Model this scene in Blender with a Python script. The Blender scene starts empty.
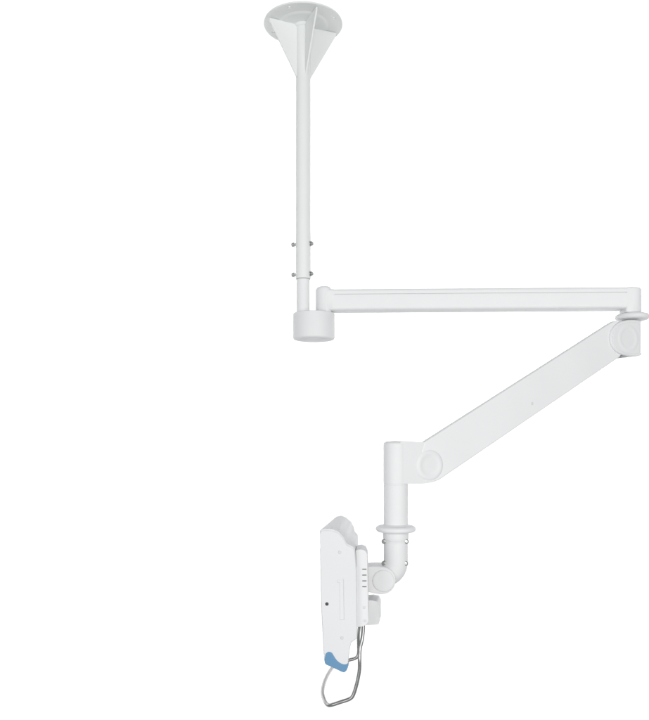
import bpy, bmesh, math
from mathutils import Vector, Matrix

# ---------------------------------------------------------------- measures
S = 1/400.0            # metres per unit of the measured drawing
D0, CX, HY = 745.0, 324.5, 438.0
ZC = 1.60              # eye height
R = math.radians

scene = bpy.context.scene
C = scene.collection

# ---------------------------------------------------------------- camera
cam_d = bpy.data.cameras.new("camera")
cam = bpy.data.objects.new("camera", cam_d); C.objects.link(cam)
cam.location = (0, -D0*S, ZC); cam.rotation_euler = (R(90), 0, 0)
cam_d.sensor_width = 36; cam_d.sensor_fit = 'AUTO'
cam_d.lens = 36*D0/720.0
cam_d.shift_y = (HY-360)/720.0
cam_d.clip_start = 0.05; cam_d.clip_end = 200
scene.camera = cam

# ---------------------------------------------------------------- world and studio lamps
world = bpy.data.worlds.new("World"); scene.world = world; world.use_nodes = True
bg = world.node_tree.nodes['Background']
bg.inputs['Color'].default_value = (0.97, 0.985, 1.0, 1); bg.inputs['Strength'].default_value = 0.45

def area(name, loc, target, size, size_y, power, col=(1, 1, 1)):
    l = bpy.data.lights.new(name, 'AREA'); l.shape = 'RECTANGLE'; l.size = size; l.size_y = size_y
    l.energy = power; l.color = col
    o = bpy.data.objects.new(name, l); C.objects.link(o); o.location = loc
    o.rotation_euler = (Vector(target)-Vector(loc)).to_track_quat('-Z', 'Y').to_euler()
    return o
for sx in (-1, 1):
    l = area('backdrop_lamp', (sx*7.4, 1.0, 2.2), (sx*3.2, 3.6, 2.2), 0.8, 8.0, 245)
    l.data.spread = R(80)
area('key_softbox', (0.95, -3.5, 1.75), (0.25, 0, 1.7), 2.4, 2.3, 65, (1, 0.992, 0.98))
area('fill_softbox', (-1.7, -3.2, 1.6), (0.1, 0, 1.8), 1.5, 2.0, 25, (0.985, 0.992, 1.0))

vs = scene.view_settings
vs.view_transform = 'Standard'; vs.look = 'None'; vs.gamma = 1; vs.exposure = 0

# ---------------------------------------------------------------- materials
def mat(name, col, rough=0.45, metal=0.0, spec=0.4, bump=0.02, scale=900, vary=0.03, coat=0.0):
    m = bpy.data.materials.new(name); m.use_nodes = True
    nt = m.node_tree; N = nt.nodes; L = nt.links
    b = N['Principled BSDF']
    b.inputs['Roughness'].default_value = rough; b.inputs['Metallic'].default_value = metal
    b.inputs['Specular IOR Level'].default_value = spec
    b.inputs['Coat Weight'].default_value = coat
    tc = N.new('ShaderNodeTexCoord')
    big = N.new('ShaderNodeTexNoise'); big.inputs['Scale'].default_value = 9; big.inputs['Detail'].default_value = 5
    L.new(tc.outputs['Object'], big.inputs['Vector'])
    ramp = N.new('ShaderNodeMapRange')
    ramp.inputs['To Min'].default_value = 1-vary; ramp.inputs['To Max'].default_value = 1+vary
    L.new(big.outputs['Fac'], ramp.inputs['Value'])
    mul = N.new('ShaderNodeVectorMath'); mul.operation = 'SCALE'; mul.inputs[0].default_value = col
    L.new(ramp.outputs['Result'], mul.inputs['Scale']); L.new(mul.outputs['Vector'], b.inputs['Base Color'])
    rr = N.new('ShaderNodeMapRange'); rr.inputs['To Min'].default_value = rough-0.06; rr.inputs['To Max'].default_value = rough+0.08
    L.new(big.outputs['Fac'], rr.inputs['Value']); L.new(rr.outputs['Result'], b.inputs['Roughness'])
    if bump:
        fine = N.new('ShaderNodeTexNoise'); fine.inputs['Scale'].default_value = scale; fine.inputs['Detail'].default_value = 2
        L.new(tc.outputs['Object'], fine.inputs['Vector'])
        bp = N.new('ShaderNodeBump'); bp.inputs['Strength'].default_value = bump*5; bp.inputs['Distance'].default_value = 0.0004
        L.new(fine.outputs['Fac'], bp.inputs['Height']); L.new(bp.outputs['Normal'], b.inputs['Normal'])
    return m
M_paint = mat('white_powder_coat', (0.795, 0.800, 0.803), 0.46, spec=0.22)
M_tube = mat('white_tube_paint', (0.795, 0.812, 0.800), 0.40, spec=0.3)
M_plast = mat('white_moulded_plastic', (0.765, 0.768, 0.772), 0.50, spec=0.22)
M_case = mat('monitor_case_plastic', (0.735, 0.740, 0.752), 0.48, spec=0.22)
M_steel = mat('bolt_steel', (0.47, 0.48, 0.47), 0.34, 1.0, 0.5, 0)
M_wire = mat('brushed_wire_steel', (0.36, 0.36, 0.355), 0.26, 1.0, 0.5, 0.01, 400)
M_blue = mat('blue_rubber', (0.130, 0.290, 0.475), 0.34, spec=0.5, vary=0.12)
M_dark = mat('dark_recess', (0.06, 0.06, 0.065), 0.6)
M_grey = mat('grey_plastic', (0.36, 0.37, 0.38), 0.5)
M_mid = mat('vent_shadow_grey', (0.16, 0.16, 0.165), 0.6)
M_lgrey = mat('light_grey_plastic', (0.66, 0.67, 0.68), 0.5)
M_glass = mat('screen_glass', (0.02, 0.022, 0.025), 0.12, 0, 0.5, 0)
M_back = mat('white_backdrop_paper', (0.90, 0.90, 0.90), 0.9, 0, 0.1, 0, vary=0.005)

# ---------------------------------------------------------------- helpers
def W(px, py, d):
    f = (D0+d)/D0*S
    return Vector(((px-CX)*f, d*S, ZC+(HY-py)*f))

class Plane:
    """a vertical plane through W(px,py,d); local x = along, y = up, z = towards the viewer"""
    def __init__(s, px, py, d, yaw, off=0.0):
        s.yaw = R(yaw)
        s.e = Vector((math.cos(s.yaw), math.sin(s.yaw), 0)); s.n = Vector((-math.sin(s.yaw), math.cos(s.yaw), 0))
        s.k = (D0+d)/D0*S
        s.o = W(px, py, d) + s.n*off*s.k
        s.M = Matrix(((s.e.x, 0, -s.n.x), (s.e.y, 0, -s.n.y), (0, 1, 0))).to_4x4()
    def at(s, px, py, off=0.0):
        o = Vector((0, -D0*S, ZC)); r = Vector((px-CX, D0, HY-py))
        p0 = s.o + s.n*off*s.k
        t = (p0-o).dot(s.n)/r.dot(s.n)
        q = o+r*t-s.o
        return (q.dot(s.e), q.z)
    def pts(s, L, off=0.0): return [s.at(x, y, off) for x, y in L]
    def wp(s, px, py, off=0.0):
        a, z = s.at(px, py, off)
        return s.o + s.e*a + Vector((0, 0, z)) + s.n*off*s.k

def link(name, me, mt, parent, M=None):
    me.materials.clear(); me.materials.append(mt)
    for p in me.polygons: p.use_smooth = True
    o = bpy.data.objects.new(name, me); C.objects.link(o)
    M = M or Matrix.Identity(4)
    if parent:
        o.parent = parent
        pw = PW[parent.name]
        o.matrix_parent_inverse = Matrix.Identity(4)
        o.matrix_basis = pw.inverted() @ M
    else: o.matrix_basis = M
    PW[o.name] = M
    return o
PW = {}
def soft(o, width, seg=3, ang=32):
    if width:
        b = o.modifiers.new('bevel', 'BEVEL'); b.width = width; b.segments = seg
        b.limit_method = 'ANGLE'; b.angle_limit = R(ang); b.harden_normals = False; b.use_clamp_overlap = True
    w = o.modifiers.new('wn', 'WEIGHTED_NORMAL'); w.keep_sharp = True
    return o

def spline(P, n=6, closed=True, sharp=()):
    """Catmull-Rom through P; indices in sharp stay corners"""
    out = []; m = len(P)
    rng = range(m) if closed else range(m-1)
    for i in rng:
        p1, p2 = Vector(P[i]), Vector(P[(i+1) % m])
        p0 = Vector(P[(i-1) % m]) if (closed or i > 0) else p1-(p2-p1)
        p3 = Vector(P[(i+2) % m]) if (closed or i+2 < m) else p2+(p2-p1)
        if i in sharp: p0 = p1-(p2-p1)
        if (i+1) % m in sharp: p3 = p2+(p2-p1)
        a = [0, 0, 0, 0]
        ts = [0.0]
        for u, v in ((p0, p1), (p1, p2), (p2, p3)): ts.append(ts[-1]+max(1e-6, (v-u).length)**0.5)
        for j in range(n):
            t = ts[1]+(ts[2]-ts[1])*j/n
            A1 = p0*((ts[1]-t)/(ts[1]-ts[0]))+p1*((t-ts[0])/(ts[1]-ts[0]))
            A2 = p1*((ts[2]-t)/(ts[2]-ts[1]))+p2*((t-ts[1])/(ts[2]-ts[1]))
            A3 = p2*((ts[3]-t)/(ts[3]-ts[2]))+p3*((t-ts[2])/(ts[3]-ts[2]))
            B1 = A1*((ts[2]-t)/(ts[2]-ts[0]))+A2*((t-ts[0])/(ts[2]-ts[0]))
            B2 = A2*((ts[3]-t)/(ts[3]-ts[1]))+A3*((t-ts[1])/(ts[3]-ts[1]))
            out.append(B1*((ts[2]-t)/(ts[2]-ts[1]))+B2*((t-ts[1])/(ts[2]-ts[1])))
    if not closed: out.append(Vector(P[-1]))
    return [tuple(v) for v in out]
def roundpoly(P, rs, n=6, keep=False):
    """polygon with rounded corners, rs a number or one per corner"""
    out = []; m = len(P)
    if not isinstance(rs, (list, tuple)): rs = [rs]*m
    for i in range(m):
        p, a, b = Vector(P[i]), Vector(P[i-1]), Vector(P[(i+1) % m]); r = rs[i]
        if r <= 0: out.append(tuple(p)); continue
        u, v = (a-p).normalized(), (b-p).normalized()
        ang = u.angle(v)
        if keep and ang > math.pi-0.08:       # nearly straight: same number of points, spread along the edge
            e_ = min((a-p).length, (b-p).length)*0.2
            out += [tuple(p+(u*(1-2*j/n) if j < n/2 else v*(2*j/n-1))*e_) for j in range(n+1)]
            continue
        if ang > math.pi-0.02: out.append(tuple(p)); continue
        d = min(r/math.tan(ang/2), (a-p).length*0.49, (b-p).length*0.49)
        rr = d*math.tan(ang/2)
        c = p+(u+v).normalized()*(rr/math.sin(ang/2))
        s, e = p+u*d-c, p+v*d-c
        th = s.angle(e); cr = s.x*e.y-s.y*e.x; sg = 1 if cr > 0 else -1
        for j in range(n+1):
            t = sg*th*j/n
            out.append((c.x+s.x*math.cos(t)-s.y*math.sin(t), c.y+s.x*math.sin(t)+s.y*math.cos(t)))
    return out
def circle(cx, cy, rx, ry=None, n=48):
    ry = ry or rx
    return [(cx+rx*math.cos(2*math.pi*i/n), cy+ry*math.sin(2*math.pi*i/n)) for i in range(n)]

def prism_bm(outer, z0, z1, holes=()):
    bm = bmesh.new()
    if not holes:
        vs_ = [bm.verts.new((x, y, z0)) for x, y in outer]
        f = [bm.faces.new(vs_)]
    else:
        es = []
        for loop in (outer,)+tuple(holes):
            v = [bm.verts.new((x, y, z0)) for x, y in loop]
            for i in range(len(v)): es.append(bm.edges.new((v[i], v[(i+1) % len(v)])))
        f = [g for g in bmesh.ops.triangle_fill(bm, edges=es, use_beauty=True)['geom'] if isinstance(g, bmesh.types.BMFace)]
    r = bmesh.ops.extrude_face_region(bm, geom=f)
    for v in [g for g in r['geom'] if isinstance(g, bmesh.types.BMVert)]: v.co.z += (z1-z0)
    bmesh.ops.recalc_face_normals(bm, faces=bm.faces)
    return bm
def tomesh(name, bm):
    me = bpy.data.meshes.new(name); bm.to_mesh(me); bm.free(); return me

def prism(name, outer, pl, near, far, mt, parent, bevel=0.5, seg=3, holes=()):
    """outer in pl's local metres; near/far = offsets away from the viewer in local units"""
    me = tomesh(name, prism_bm(outer, -far*pl.k, -near*pl.k, holes))
    o = link(name, me, mt, parent, Matrix.Translation(pl.o) @ pl.M)
    return soft(o, bevel*pl.k, seg)

def loft(name, A, B, pl, near, far, mt, parent, bevel=0.5, seg=3, steps=1):
    """solid between a near outline A and a far outline B of equal length"""
    bm = bmesh.new(); rings = []
    for k in range(steps+1):
        t = k/steps
        rings.append([bm.verts.new((a[0]*(1-t)+b[0]*t, a[1]*(1-t)+b[1]*t, -(near*(1-t)+far*t)*pl.k)) for a, b in zip(A, B)])
    for a, b in zip(rings, rings[1:]):
        for i in range(len(a)):
            j = (i+1) % len(a); bm.faces.new((a[i], a[j], b[j], b[i]))
    bm.faces.new(rings[0]); bm.faces.new(rings[-1])
    bmesh.ops.recalc_face_normals(bm, faces=bm.faces)
    return soft(link(name, tomesh(name, bm), mt, parent, Matrix.Translation(pl.o) @ pl.M), bevel*pl.k, seg)

def lathe(name, prof, origin, mt, parent, axis=Vector((0, 0, 1)), n=96, k=S):
    bm = bmesh.new(); rings = []
    for r, z in prof:
        if r < 1e-6: rings.append([bm.verts.new((0, 0, z*k))])
        else: rings.append([bm.verts.new((r*k*math.cos(2*math.pi*i/n), r*k*math.sin(2*math.pi*i/n), z*k)) for i in range(n)])
    for a, b in zip(rings, rings[1:]):
        for i in range(n):
            j = (i+1) % n
            if len(a) == 1 and len(b) == 1: break
            if len(a) == 1: bm.faces.new((a[0], b[i], b[j]))
            elif len(b) == 1: bm.faces.new((a[i], a[j], b[0]))
            else: bm.faces.new((a[i], a[j], b[j], b[i]))
    for ring in (rings[0], rings[-1]):
        if len(ring) > 1: bm.faces.new(ring)
    bmesh.ops.recalc_face_normals(bm, faces=bm.faces)
    me = tomesh(name, bm)
    q = axis.to_track_quat('Z', 'Y').to_matrix().to_4x4()
    o = link(name, me, mt, parent, Matrix.Translation(origin) @ q)
    m = o.modifiers.new('es', 'EDGE_SPLIT'); m.split_angle = R(50)
    return o

def fillet(P, r, n=5):
    """open (r,z) profile with its inner corners rounded"""
    out = [P[0]]
    for i in range(1, len(P)-1):
        p, a, b = Vector(P[i]), Vector(P[i-1]), Vector(P[i+1])
        d = min(r, (a-p).length*.49, (b-p).length*.49)
        s, e = p+(a-p).normalized()*d, p+(b-p).normalized()*d
        for j in range(n+1):
            t = j/n; out.append(tuple(s*(1-t)**2+p*2*t*(1-t)+e*t*t))
    out.append(P[-1]); return out

def sweep(name, path, rad, mt, parent, n=20, aspect=1.0):
    bm = bmesh.new(); P = [Vector(p) for p in path]; rings = []
    up = Vector((0, 1, 0)); t = (P[1]-P[0]).normalized(); u = (up-t*up.dot(t)).normalized()
    for i, p in enumerate(P):
        t = (P[min(i+1, len(P)-1)]-P[max(i-1, 0)]).normalized()
        u = (u-t*u.dot(t)).normalized(); v = t.cross(u)
        rings.append([bm.verts.new(p-P[0]+(u*math.cos(2*math.pi*j/n)+v*aspect*math.sin(2*math.pi*j/n))*rad) for j in range(n)])
    for a, b in zip(rings, rings[1:]):
        for j in range(n): bm.faces.new((a[j], a[(j+1) % n], b[(j+1) % n], b[j]))
    bm.faces.new(rings[0]); bm.faces.new(rings[-1])
    bmesh.ops.recalc_face_normals(bm, faces=bm.faces)
    return link(name, tomesh(name, bm), mt, parent, Matrix.Translation(P[0]))

def thing(name, label, cat, loc, group=None):
    o = bpy.data.objects.new(name, None); C.objects.link(o); o.location = loc
    o.empty_display_size = 0.05
    o['label'] = label; o['category'] = cat
    if group: o['group'] = group
    PW[o.name] = Matrix.Translation(loc)
    return o

# ---------------------------------------------------------------- the setting: a lit white backdrop
bm = bmesh.new(); bmesh.ops.create_cube(bm, size=1)
bmesh.ops.scale(bm, vec=(26, 0.04, 20), verts=bm.verts)
bk = link('backdrop', tomesh('backdrop', bm), M_back, None, Matrix.Translation((0, 3.62, 3.0)))
for p in bk.data.polygons: p.use_smooth = False
bk['kind'] = 'structure'

# ================================================================ THE MOUNT ARM
PX = 303.2
ARM = thing('ceiling_mount_arm',
            'long white jointed ceiling arm with round drop plate, horizontal beam and sloping lower arm',
            'mounting arm', W(PX, 24.5, 0))
base = W(PX, HY, 0); base.z = ZC           # pole axis at eye height

# ceiling plate with its four screw holes
ZP = 412.6
def mm(L): return [(x*S, y*S) for x, y in L]
holes = [mm(circle(33*math.cos(R(a)), 33*math.sin(R(a)), 1.55, n=20)) for a in (248, 338, 68, 158)]
me = tomesh('ceiling_plate', prism_bm(mm(circle(0, 0, 39.2, n=128)), 0, 1.5*S, holes))
plate = link('ceiling_plate', me, M_tube, ARM, Matrix.Translation(base+Vector((0, 0, ZP*S)))); soft(plate, 0.35*S, 2)
lathe('plate_boss', fillet([(0, -0.9), (22.5, -0.9), (25.5, 0.05), (25.5, 0.4), (0, 0.4)], 1.2)[0:-1], base+Vector((0, 0, ZP*S)), M_tube, plate)
for a in (203, 293, 23, 113):
    out = mm([(4, ZP-0.3), (35.6, ZP-0.3), (35.6, ZP-3.0), (7.4, ZP-52.5), (4, ZP-52.5)])
    me = tomesh('gusset', prism_bm(out, -0.85*S, 0.85*S))
    rot = Matrix.Rotation(R(a), 4, 'Z') @ Matrix.Rotation(R(90), 4, 'X')
    g = link('gusset', me, M_tube, ARM, Matrix.Translation(base) @ rot); soft(g, 0.3*S, 2)
    # weld bead between gusset and plate, inside the gusset's own part
# weld collar where the pole meets the plate
lathe('weld_collar', fillet([(7.0, ZP-3.5), (8.0, ZP-3.2), (9.6, ZP-0.9)], 1.0), base, M_tube, plate)

def Z(py): return HY-py
drop = lathe('drop_tube', fillet([(6.55, Z(279)), (7.1, Z(279)), (7.45, Z(278.4)), (7.45, Z(240)), (7.3, Z(226)), (7.25, ZP-0.1), (5.5, ZP-0.1)], 0.5), base, M_tube, ARM)
lathe('sleeve_edge', fillet([(6.5, Z(279.6)), (6.95, Z(279.6)), (6.95, Z(278.9)), (6.5, Z(278.9))], .2), base, M_grey, drop, n=64)
lathe('inner_tube', [(6.5, Z(314.5)), (6.5, Z(275))], base, M_paint, ARM)

# through bolts, each with a head one side and a domed nut the other
def bolt(py, ang):
    ax = Vector((math.cos(R(ang)), math.sin(R(ang)), 0))
    o0 = base+Vector((0, 0, Z(py)*S))
    b = lathe('bolt', fillet([(0, -12.2), (1.5, -12.1), (2.0, -11.4), (2.0, -9.9), (2.6, -9.8), (2.6, -9.2), (1.2, -9.2), (1.2, 10.6), (0, 10.7)], 0.3), o0, M_steel, drop, axis=ax, n=24)
    bm_ = prism_bm(mm(circle(0, 0, 2.3, n=6)), 8.0*S, 9.8*S)
    q = ax.to_track_quat('Z', 'Y').to_matrix().to_4x4()
    nn = link('nut', tomesh('nut', bm_), M_steel, b, Matrix.Translation(o0) @ q); soft(nn, 0.25*S, 2)
    for p in nn.data.polygons: p.use_smooth = False
    lathe('washer', [(0, 7.3), (2.7, 7.3), (2.7, 8.0), (0, 8.0)], o0, M_steel, b, axis=ax, n=32)
bolt(244.2, -14); bolt(274.3, -16)

# pivot collar
cc = W(313.9, HY, 0); cc.z = ZC
col = lathe('pivot_collar', fillet([(0, Z(339.8)), (19.3, Z(339.8)), (20.7, Z(338.5)), (20.7, Z(314.2)), (20.2, Z(313.7)), (0, Z(313.7))], 1.0), cc, M_plast, ARM, n=128)
lathe('pivot_cap', fillet([(0, Z(340.7)), (12.5, Z(340.7)), (14, Z(339.2))], 0.6), cc, M_plast, col)

# horizontal beam: extruded section with a groove along its side
YAWB = -2.2
pb = Plane(324.0, HY, 0, YAWB)
def section():
    top, bot, hw = 147.1, 125.9, 10.0
    P = roundpoly([(-hw, bot+1.5), (-hw+3.5, bot), (hw-3.5, bot), (hw, bot+1.5), (hw, top), (-hw, top)], [8, 5, 5, 8, 3.0, 3.0], 8)
    # cut grooves on the two long sides
    out = []; m = len(P)
    for i in range(m):
        a, b = P[i], P[(i+1) % m]; out.append(a)
        if abs(a[0]-b[0]) < 1e-6 and abs(a[1]-b[1]) > 4:
            s = 1 if b[1] > a[1] else -1; x = a[0]; inn = x-math.copysign(1.5, x)
            zz = [141.0, 141.9]
            if s < 0: zz = zz[::-1]
            out += [(x, zz[0]-0.15*s), (inn, zz[0]), (inn, zz[1]), (x, zz[1]+0.15*s)]
    return out
sec = section()
bm = bmesh.new(); X0, X1 = 3.0, 302.8
ra = [bm.verts.new((X0*S, y*S, z*S)) for y, z in sec]; rb = [bm.verts.new((X1*S, y*S, z*S)) for y, z in sec]
for i in range(len(sec)):
    j = (i+1) % len(sec); bm.faces.new((ra[i], ra[j], rb[j], rb[i]))
bm.faces.new(ra); bm.faces.new(rb); bmesh.ops.recalc_face_normals(bm, faces=bm.faces)
Bo = Vector((pb.o.x, pb.o.y, ZC))
beam = link('horizontal_beam', tomesh('horizontal_beam', bm), M_paint, ARM, Matrix.Translation(Bo) @ Matrix.Rotation(R(YAWB), 4, 'Z'))
m_ = beam.modifiers.new('es', 'EDGE_SPLIT'); m_.split_angle = R(40)

# moulded end pieces: plan outline extruded upwards, soft top edge
def plan_block(name, outline, z0, z1, origin, yaw, mt, parent, bevel, seg=5):
    me = tomesh(name, prism_bm(mm(outline), z0*S, z1*S))
    o = link(name, me, mt, parent, Matrix.Translation(origin) @ Matrix.Rotation(yaw, 4, 'Z'))
    return soft(o, bevel*S, seg, 40)
def domed(name, outline, z0, z1, rt, origin, yaw, mt, parent, n=8):
    bm = bmesh.new(); rings = []
    xs = [p[0] for p in outline]; ys = [p[1] for p in outline]
    cx, cy = (min(xs)+max(xs))/2, (min(ys)+max(ys))/2; hx, hy = (max(xs)-min(xs))/2, (max(ys)-min(ys))/2
    lv = [(z0, 0.4), (z0+0.4, 0)]+[(z1-rt+rt*math.sin(R(90*i/n)), rt*(1-math.cos(R(90*i/n)))) for i in range(n+1)]
    for z, off in lv:
        rings.append([bm.verts.new(((cx+(x-cx)*(hx-off)/hx)*S, (cy+(y-cy)*(hy-off)/hy)*S, z*S)) for x, y in outline])
    for a, b in zip(rings, rings[1:]):
        for i in range(len(a)):
            j = (i+1) % len(a); bm.faces.new((a[i], a[j], b[j], b[i]))
    bm.faces.new(rings[0]); bm.faces.new(rings[-1]); bmesh.ops.recalc_face_normals(bm, faces=bm.faces)
    o = link(name, tomesh(name, bm), mt, parent, Matrix.Translation(origin) @ Matrix.Rotation(yaw, 4, 'Z'))
    m = o.modifiers.new('es', 'EDGE_SPLIT'); m.split_angle = R(45); return o
def stadium(x0, x1, r, right_r=None, n=20):
    """rounded at the left end, square with small corners at the right"""
    P = [(x0+r+r*math.cos(t), r*math.sin(t)) for t in [math.pi/2+math.pi*i/n for i in range(n+1)]]
    rr = right_r or 1.0
    P += [(x1-rr+rr*math.cos(t), -r+rr+rr*math.sin(t)) for t in [-math.pi/2+math.pi/2*i/6 for i in range(7)]]
    P += [(x1-rr+rr*math.cos(t), r-rr+rr*math.sin(t)) for t in [math.pi/2*i/6 for i in range(7)]]
    return P
domed('beam_end_cap', stadium(-8.3, 7.4, 10.6, 6), Z(313.6), 150.6, 3.8, Bo, R(YAWB), M_paint, ARM)
domed('cap_shoulder', stadium(-6, 12.5, 10.3, 4), 128.5, 147.3, 2.6, Bo, R(YAWB), M_paint, beam)
domed('beam_end_cap', [(-x, y) for x, y in stadium(-9.0, 8.6, 10.15, 2)][::-1], 122.3, 147.1, 2.0, Bo+pb.e*302.8*S, R(YAWB), M_paint, ARM)

# right swivel ring
D_A = -12
ra_o = W(632.3, HY, D_A); ra_o.z = ZC
lathe('swivel_ring', [(0, 118.9-6.5)]+[(12.9+3.0*math.cos(t), 118.9+2.9*math.sin(t)) for t in [R(-90+180*i/16) for i in range(17)]]+[(9, 123.2), (0, 123.2)], ra_o, M_plast, ARM, n=128)
lathe('swivel_neck', [(0, 110), (7.6, 110), (7.6, 118), (0, 118)], ra_o, M_plast, ARM)

# ------------------------------------------------ sloping arm: one vertical plane, turned 24 degrees
YA = 24
pa = Plane(632.3, 338, D_A, YA)
NA = 13.0                                   # half thickness of the knuckles
# right knuckle: D-shaped fork head
kr = [(628, 319.9), (619, 322.6), (612.6, 329.5), (610.6, 337.5), (612.3, 345.5), (617.5, 351.8), (624, 354.8), (629, 355.6),
      (638, 356.2), (641.0, 355.2), (641.4, 352), (641.4, 324), (640.5, 320.8), (637, 319.9)]
krs = spline(kr, 5)
knR = prism('upper_knuckle', pa.pts(krs, -NA), pa, -NA, 5, M_plast, ARM, 1.6, 4)
rim = [(x, y) for x, y in krs]
cx_, cy_ = 627.6, 338.3
def inset(P, f, cx, cy): return [(cx+(x-cx)*f, cy+(y-cy)*f) for x, y in P]
prism('knuckle_face', pa.pts(inset([p for p in krs], 0.86, 628.5, 338.2), -NA-0.5), pa, -NA-0.55, -NA+0.3, M_plast, knR, 0.7, 4)
lathe('joint_cover', fillet([(0, -0.75), (5, -0.6), (8.4, 0.05), (10.4, 0.42), (12.2, 0.28), (14.6, -0.3)], 1.6), pa.wp(628.3, 338.4, -NA-0.55), M_plast, knR, axis=-pa.n, n=64)
# spring arm shell
arm_t = 10.65
sa = [(617, 320.4), (614, 321.2), (609, 324.2), (424.6, 442.0), (421.5, 452), (420.5, 464), (420.5, 476), (426, 482.6), (434, 482.2), (440, 479.8), (619.8, 357.2), (624, 352), (626, 338), (622, 324)]
sas = roundpoly(sa, [4, 4, 8, 2, 6, 6, 6, 5, 9, 8, 2, 2, 2, 2], 5)
def mirrored(P): return P
arm = prism('spring_arm', pa.pts(sas, -arm_t), pa, -arm_t, -5.0, M_paint, ARM, 1.5, 5)
sb = [(610, 338), (604, 339), (430, 455), (426, 462), (424, 474), (432, 480), (440, 478), (616, 357), (622, 350), (622, 336)]
prism('arm_channel', pa.pts(roundpoly(sb, 4, 5), -5.2), pa, -5.2, 10.0, M_plast, arm, 0.8, 3)
lathe('cover_screw', fillet([(0, 0.05), (1.4, 0.1), (1.8, -0.6)], 0.3), pa.wp(532.2, 403.6, -arm_t-0.05), M_lgrey, arm, axis=-pa.n, n=24)
# solid grey insert, coloured as the shade in the fork below the arm
prism('fork_gap_shade', pa.pts([(618.6, 356.8), (626.5, 354.6), (629.5, 356.0), (621.5, 358.0)], -NA+4), pa, -NA+4, 3, M_grey, knR, 0.2, 1)
lathe('knuckle_foot', fillet([(0, 80.9), (6.8, 80.9), (8.3, 81.6), (8.4, 83.0), (0, 84)], 0.5), ra_o, M_plast, knR)

# lower knuckle and its plan-shaped body
ux, uz = 395.8, 462
pB = Plane(430, 465, 0, 0)
aL, _ = pa.at(395.8, 462, 0)
oL = pa.o + pa.e*aL; oL.z = ZC
DL = (oL.y/S)                                # depth of the lower tube
kL = (D0+DL)/D0                              # local scale there
def ZL(py): return (HY-py)*kL
TR = 12.25*kL
aR = 43.5                                    # slab length towards the arm
t1 = [(TR*math.cos(t), TR*math.sin(t)) for t in [math.pi/2+math.pi*i/24 for i in range(25)]]
P = t1+[(34, -TR*0.98), (40, -TR*0.9), (44, -TR*0.7), (44, TR*0.7), (40, TR*0.9), (34, TR*0.98)]
knL = None
kl = [(383.9, 444.2), (385.5, 442.4), (389, 441.2), (396, 440.5), (406, 440.6), (413, 441.7), (419, 442.2), (426, 442.0), (437, 447), (443, 456), (444, 466), (441, 475), (435, 481.2), (427, 483.6), (415, 483.9), (384.0, 484.0)]
klp = spline(kl, 5, True, sharp=(0, 15))
bm = prism_bm(pa.pts(klp, -TR/kL), 0, 1)
bm.free()
# body = side outline of the slab joined to a round post
slab = [(395.5, 442.6), (402, 441.6), (410, 441.2), (419, 442.1), (426, 442.2), (437, 447), (443, 456), (444, 466), (441, 475), (435, 481.2), (427, 483.4), (415, 483.8), (395.5, 483.8)]
th = TR/pa.k*S
slp = [(max(a, aL-1.5*pa.k) if x > 397 else aL-1.5*pa.k, z) for (a, z), (x, y) in zip(pa.pts(spline(slab, 5, True, sharp=(0, 12)), -th), spline(slab, 5, True, sharp=(0, 12)))]
slp = [p for i, p in enumerate(slp) if i == 0 or abs(p[0]-slp[i-1][0])+abs(p[1]-slp[i-1][1]) > 1e-5]
knL = prism('lower_knuckle', slp, pa, -th+0.12, th-0.12, M_plast, ARM, 1.3, 4)
lathe('knuckle_post', fillet([(0, ZL(484.0)), (TR, ZL(484.0)), (TR, ZL(443.4)), (TR-1.2, ZL(442.2)), (TR-2.6, ZL(441.5)), (0, ZL(440.9))], 0.9), oL, M_plast, knL, n=96)
lathe('joint_cover', fillet([(0, 0.10), (6.0, 0.12), (7.6, 0.3), (9.6, 0.78), (11.0, 0.78), (12.3, 0.35), (13.2, -0.4)], 1.6), pa.wp(430.0, 465.2, -arm_t-0.15), M_plast, knL, axis=-pa.n, n=64)

# lower tube, ring, elbow
TT = TR*1.0
tube = lathe('lower_tube', fillet([(0, ZL(541)), (TT*0.97, ZL(541)), (TT*0.99, ZL(500)), (TT*0.985, ZL(484.9)), (TT*0.96, ZL(484.6)), (TT*0.96, ZL(483))], 0.3), oL, M_plast, ARM, n=96)
rz = ZL(528.7); rk = kL
lathe('swivel_ring', [(0, rz-3)]+[((16.3+3.6*math.cos(t))*rk, rz+3.0*math.sin(t)*rk) for t in [R(-90+180*i/16) for i in range(17)]]+[(14.8*rk, rz+2.9*rk), (13.2*rk, rz+3.6*rk), (12.2*rk, rz+4.6*rk)], oL, M_plast, ARM, n=128)
lathe('ring_seat', fillet([(TT*.9, ZL(540.5)), (TT*1.0, ZL(539.5)), (TT*1.04, ZL(537.2)), (TT*1.06, ZL(532)), (TT*.9, ZL(531))], .6), oL, M_plast, ARM, n=96)

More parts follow.
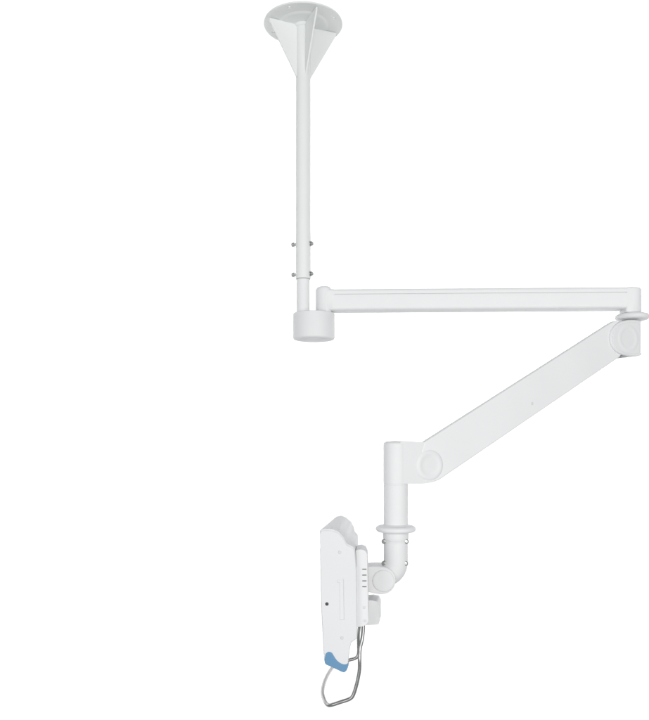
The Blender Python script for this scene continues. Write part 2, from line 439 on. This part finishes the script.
YM = -8.2                                    # the monitor side plane's yaw
em = Vector((math.cos(R(YM)), math.sin(R(YM)), 0)); nm = Vector((-math.sin(R(YM)), math.cos(R(YM)), 0))
q = kL*S
path = [oL+Vector((0, 0, ZL(y)*S)) for y in (538.5, 545, 552, 558)]
RB = 13.0
c0 = oL+Vector((0, 0, ZL(562)*S))-em*RB*q
for i in range(0, 13):
    t = R(90*i/12); path.append(c0+em*RB*q*math.cos(t)-Vector((0, 0, 1))*RB*q*math.sin(t))
elbow = sweep('elbow', path, TT*S*0.975, M_plast, ARM, n=64)
pe = Plane(395.8, 541, DL, YM)
for bx, by in ((383.8, 541.5), (406.4, 541.5), (383.8, 563.2), (405.8, 563.4)):
    lathe('bolt', fillet([(0, 1.0), (1.0, 1.1), (1.9, 0.9), (2.45, 0.3), (2.45, -2.6), (0, -2.6)], 0.4), pe.wp(bx, by, -6.0), M_steel, elbow, axis=(-pe.n+pe.e*(0.35 if bx > 395 else -0.35)).normalized(), n=24, k=q)

# tilt joint
pt = Plane(384, 580.5, DL, YM)
tj = [(364.0, 567.2), (373, 566.4), (382.5, 566.9), (389.5, 569.2), (394.3, 574.5), (395.6, 581), (393.8, 587.5), (389, 592.4), (382.5, 594.4), (376, 593.8), (364.0, 591.2)]
tilt = prism('tilt_joint', pt.pts(spline(tj, 5, True, sharp=(0, 10)), -12.6), pt, -12.6, 12.6, M_plast, ARM, 1.0, 4)
lathe('joint_cover', fillet([(0, 1.5), (8.0, 1.4), (10.3, 1.1), (11.2, -0.4)], 0.8), pt.wp(383.4, 581.0, -12.6), M_plast, tilt, axis=-pt.n, n=64, k=q)
lathe('screw', fillet([(0, 1.0), (1.5, 0.8), (1.9, 0)], .3), pt.wp(379.6, 566.6, -7), M_grey, tilt, n=20, k=q)

# ================================================================ THE MONITOR
DN = DL-50                                   # near side of the housing
pm = Plane(337, 590, DN, YM)
MON = thing('medical_monitor', 'slim white bedside monitor seen edge on with a blue lower corner and steel wire handle', 'monitor',
            pm.wp(337, 590, 50))
DEP = 100/pm.k*S
hs = [(319.3, 530.8), (322.0, 528.8), (331.0, 528.8), (338.0, 531.4), (343.4, 537.4), (346.6, 543.8), (352.6, 546.6), (354.6, 549.5),
      (356.2, 570), (357.0, 628), (356.8, 639.2), (351.0, 643.8), (349.4, 650.5), (347.8, 664.5), (346.4, 670.6), (343.8, 671.8), (337, 669.0), (325.6, 663.4), (323.9, 660.5), (321.2, 610)]
hr = roundpoly(hs, [2.5, 3, 5, 6, 5, 4, 3, 2, 4, 3, 1.5, 1.5, 4, 3, 2, 1.5, 4, 2, 2, 60], 5)
L_ = lambda P, off=0.0: pm.pts(P, off)
hrl = roundpoly(L_(hs), [v*pm.k for v in [2.5, 3, 5, 6, 5, 4, 3, 2, 4, 3, 1.5, 1.5, 4, 3, 2, 1.5, 4, 2, 2, 60]], 5)
# the side slot is a real recess; build the near shell plate with the slot cut out
hf = [(333.0, 520.6), (336.0, 516.8), (341.0, 515.2), (346.0, 517.2), (351.0, 521.4), (353.6, 526.4), (354.8, 531.4), (357.8, 534.6),
      (358.6, 552), (356.4, 602), (355.4, 611), (350.4, 615), (349.4, 620.5), (347.6, 631), (345.6, 636), (343.5, 636.5), (339, 634), (335, 629), (334.2, 626), (332.4, 586)]
def rp(P, rs, pl, off, n=6):
    q_ = roundpoly(pl.pts(P, off), [v*pl.k for v in rs], n, True)
    return q_
HR = [2.5, 3, 5, 6, 5, 4, 3, 2, 4, 3, 1.5, 1.5, 4, 3, 2, 1.5, 4, 2, 2, 60]
A_, B_ = rp(hs, HR, pm, 0), rp(hf, HR, pm, 100/1.0*S/pm.k)
assert len(A_) == len(B_), (len(A_), len(B_))
house = loft('housing', A_, B_, pm, 2.5, DEP, M_case, MON, 1.6, 4)
slot = roundpoly([(337.0, 580.2), (343.6, 579.4), (344.2, 620), (339.6, 620.6), (339.4, 583.2), (337.0, 582.6)], [0.4]*6, 3)
prism('side_panel', L_(inset(hr, 0.968, 338.5, 597)), pm, 1.4, 3.2, M_case, house, 0.9, 4, holes=(L_(slot),))
prism('bezel', L_([(320.0, 548), (322.8, 548), (324.6, 662), (324.1, 660), (321.4, 612)], 6), pm, 6, DEP-6, M_case, house, 0.3, 2)
# screen on the front (turned away from the viewer)
fa = L_([(320.9, 548)]); fb = L_([(323.0, 648)])
bm = bmesh.new(); bmesh.ops.create_cube(bm, size=1)
bmesh.ops.scale(bm, vec=(0.7*pm.k, 100*pm.k, 84*pm.k), verts=bm.verts)
xm = L_([(320.4, 590)])[0]
scr = link('screen', tomesh('screen', bm), M_glass, MON, Matrix.Translation(pm.o+pm.e*(xm[0]-0.1*pm.k)+pm.n*DEP/2*pm.k) @ Matrix.Rotation(R(YM), 4, 'Z') @ Matrix.Rotation(R(1.2), 4, 'Y') @ Matrix.Scale(0.84, 4, Vector((0, 1, 0))))
soft(scr, 0.2*pm.k, 2)
# blue corner bumper
bl = [(325.0, 656.5), (325.9, 653.8), (328.8, 652.2), (331.6, 653.2), (333.6, 656.2), (336.4, 660.4), (340.4, 663.6), (344.4, 664.9), (348.0, 664.4),
      (347.4, 668.6), (345.8, 671.4), (343.8, 672.6), (337, 669.9), (331.0, 667.0), (325.2, 664.2), (324.6, 661.0)]
prism('corner_bumper', L_(spline(bl, 4), 0), pm, 0.5, 9, M_blue, MON, 0.7, 3)
# near side details
lathe('port', [(0, 0.35), (1.35, 0.35), (1.7, 0.1), (1.75, -1)], pm.wp(326.9, 604.0, 1.2), M_dark, house, axis=-pm.n, n=28, k=pm.k)
for x, y in ((339.6, 552.3), (341.8, 637.9)):
    lathe('screw_cover', fillet([(0, 0.3), (1.2, 0.32), (1.7, -0.3)], .3), pm.wp(x, y, 1.1), M_lgrey, house, axis=-pm.n, n=24, k=pm.k)

# rear bracket
brk = [(354.8, 552.0), (356.0, 550.0), (361.5, 549.2), (365.5, 550.6), (367.2, 554.5), (367.5, 570), (367.9, 598), (368.2, 621.5), (366.6, 624.8), (362.6, 626.6), (354.6, 627.6)]
bkf = [(355.0, 548.6), (357.2, 545.4), (361.6, 544.2), (365.6, 545.8), (367.6, 549.8), (368.2, 566), (368.6, 590), (368.6, 610), (366.6, 613), (362.6, 615), (355.6, 615.6)]
pk = Plane(361, 590, DN+5, YM)
BR = [1.5, 2, 5, 3, 4, 5, 5, 2, 2, 2, 0.5]
A_, B_ = rp(brk, BR, pk, 0), rp(bkf, BR, pk, 44)
assert len(A_) == len(B_)
brc = loft('mount_bracket', A_, B_, pk, 0, 44, M_plast, MON, 1.0, 4)
for y in (569.2, 575.1, 580.9, 586.7):
    prism('vent_slot', pk.pts(roundpoly([(362.2, y-.5), (366.6, y-.5), (366.6, y+.5), (362.2, y+.5)], .4, 3), -0.12), pk, -0.12, 1.0, M_mid, brc, 0)
prism('side_gap_shade', pk.pts([(354.9, 550.4), (355.9, 549.4), (356.6, 567.0), (355.6, 567.0)], -0.3), pk, -0.3, 2.0, M_grey, brc, 0)  # proud grey strip, its colour stands for the shade inside the slit
for x, y in ((364.2, 607.6), (365.0, 621.0)):
    lathe('screw', fillet([(0, .5), (1.3, .45), (1.7, -.3)], .3), pk.wp(x, y, 0), M_lgrey, brc, axis=-pk.n, n=20, k=pk.k)
    lathe('screw_ring', [(1.7, .2), (2.1, .25), (2.1, -.5)], pk.wp(x, y, 0), M_plast, brc, axis=-pk.n, n=20, k=pk.k)
# clamp block under the tilt joint
pc = Plane(374, 610, DL-8, YM)
cb = roundpoly(pc.pts([(362.5, 600.0), (372, 599.4), (377.6, 600.6), (379.3, 604.0), (379.4, 622.6), (378.0, 623.6), (362.5, 624.6)]), [v*pc.k for v in [0.2, 4, 2.5, 3, 1.2, 1.2, 0.2]], 5)
prism('clamp_block', cb, pc, -4, 24, M_plast, MON, 1.0, 4)

# steel wire handle: near leg, bottom bar running back, far leg
dn, df = DN+8, DN+92
H = [(363.4, 622, dn+6), (363.2, 630, dn+5), (362.0, 640, dn+3), (360.0, 649, dn+2), (359.6, 658, dn), (359.5, 669, dn), (357.2, 682, dn), (353.8, 693.6, dn), (352.0, 697.0, dn), (349.4, 699.0, dn),
     (340, 702.2, dn), (331.5, 704.9, dn+1), (327.8, 704.8, dn+5), (325.2, 701.8, dn+10), (322.6, 693.5, dn+22), (324.2, 683, dn+42), (328.4, 673.6, dn+62), (333.6, 666.6, dn+78),
     (340.0, 662.8, df), (348.3, 660.2, df), (354.8, 658.4, df), (357.4, 656.4, df), (358.5, 652.6, df), (358.6, 646, df), (358.4, 636, df-6), (359.6, 626, df-22), (360.6, 618, df-34)]
pts = [tuple(W(x, y, d)) for x, y, d in H]
sweep('wire_handle', spline(pts, 6, False), 1.75*kL*S, M_wire, MON, n=20)
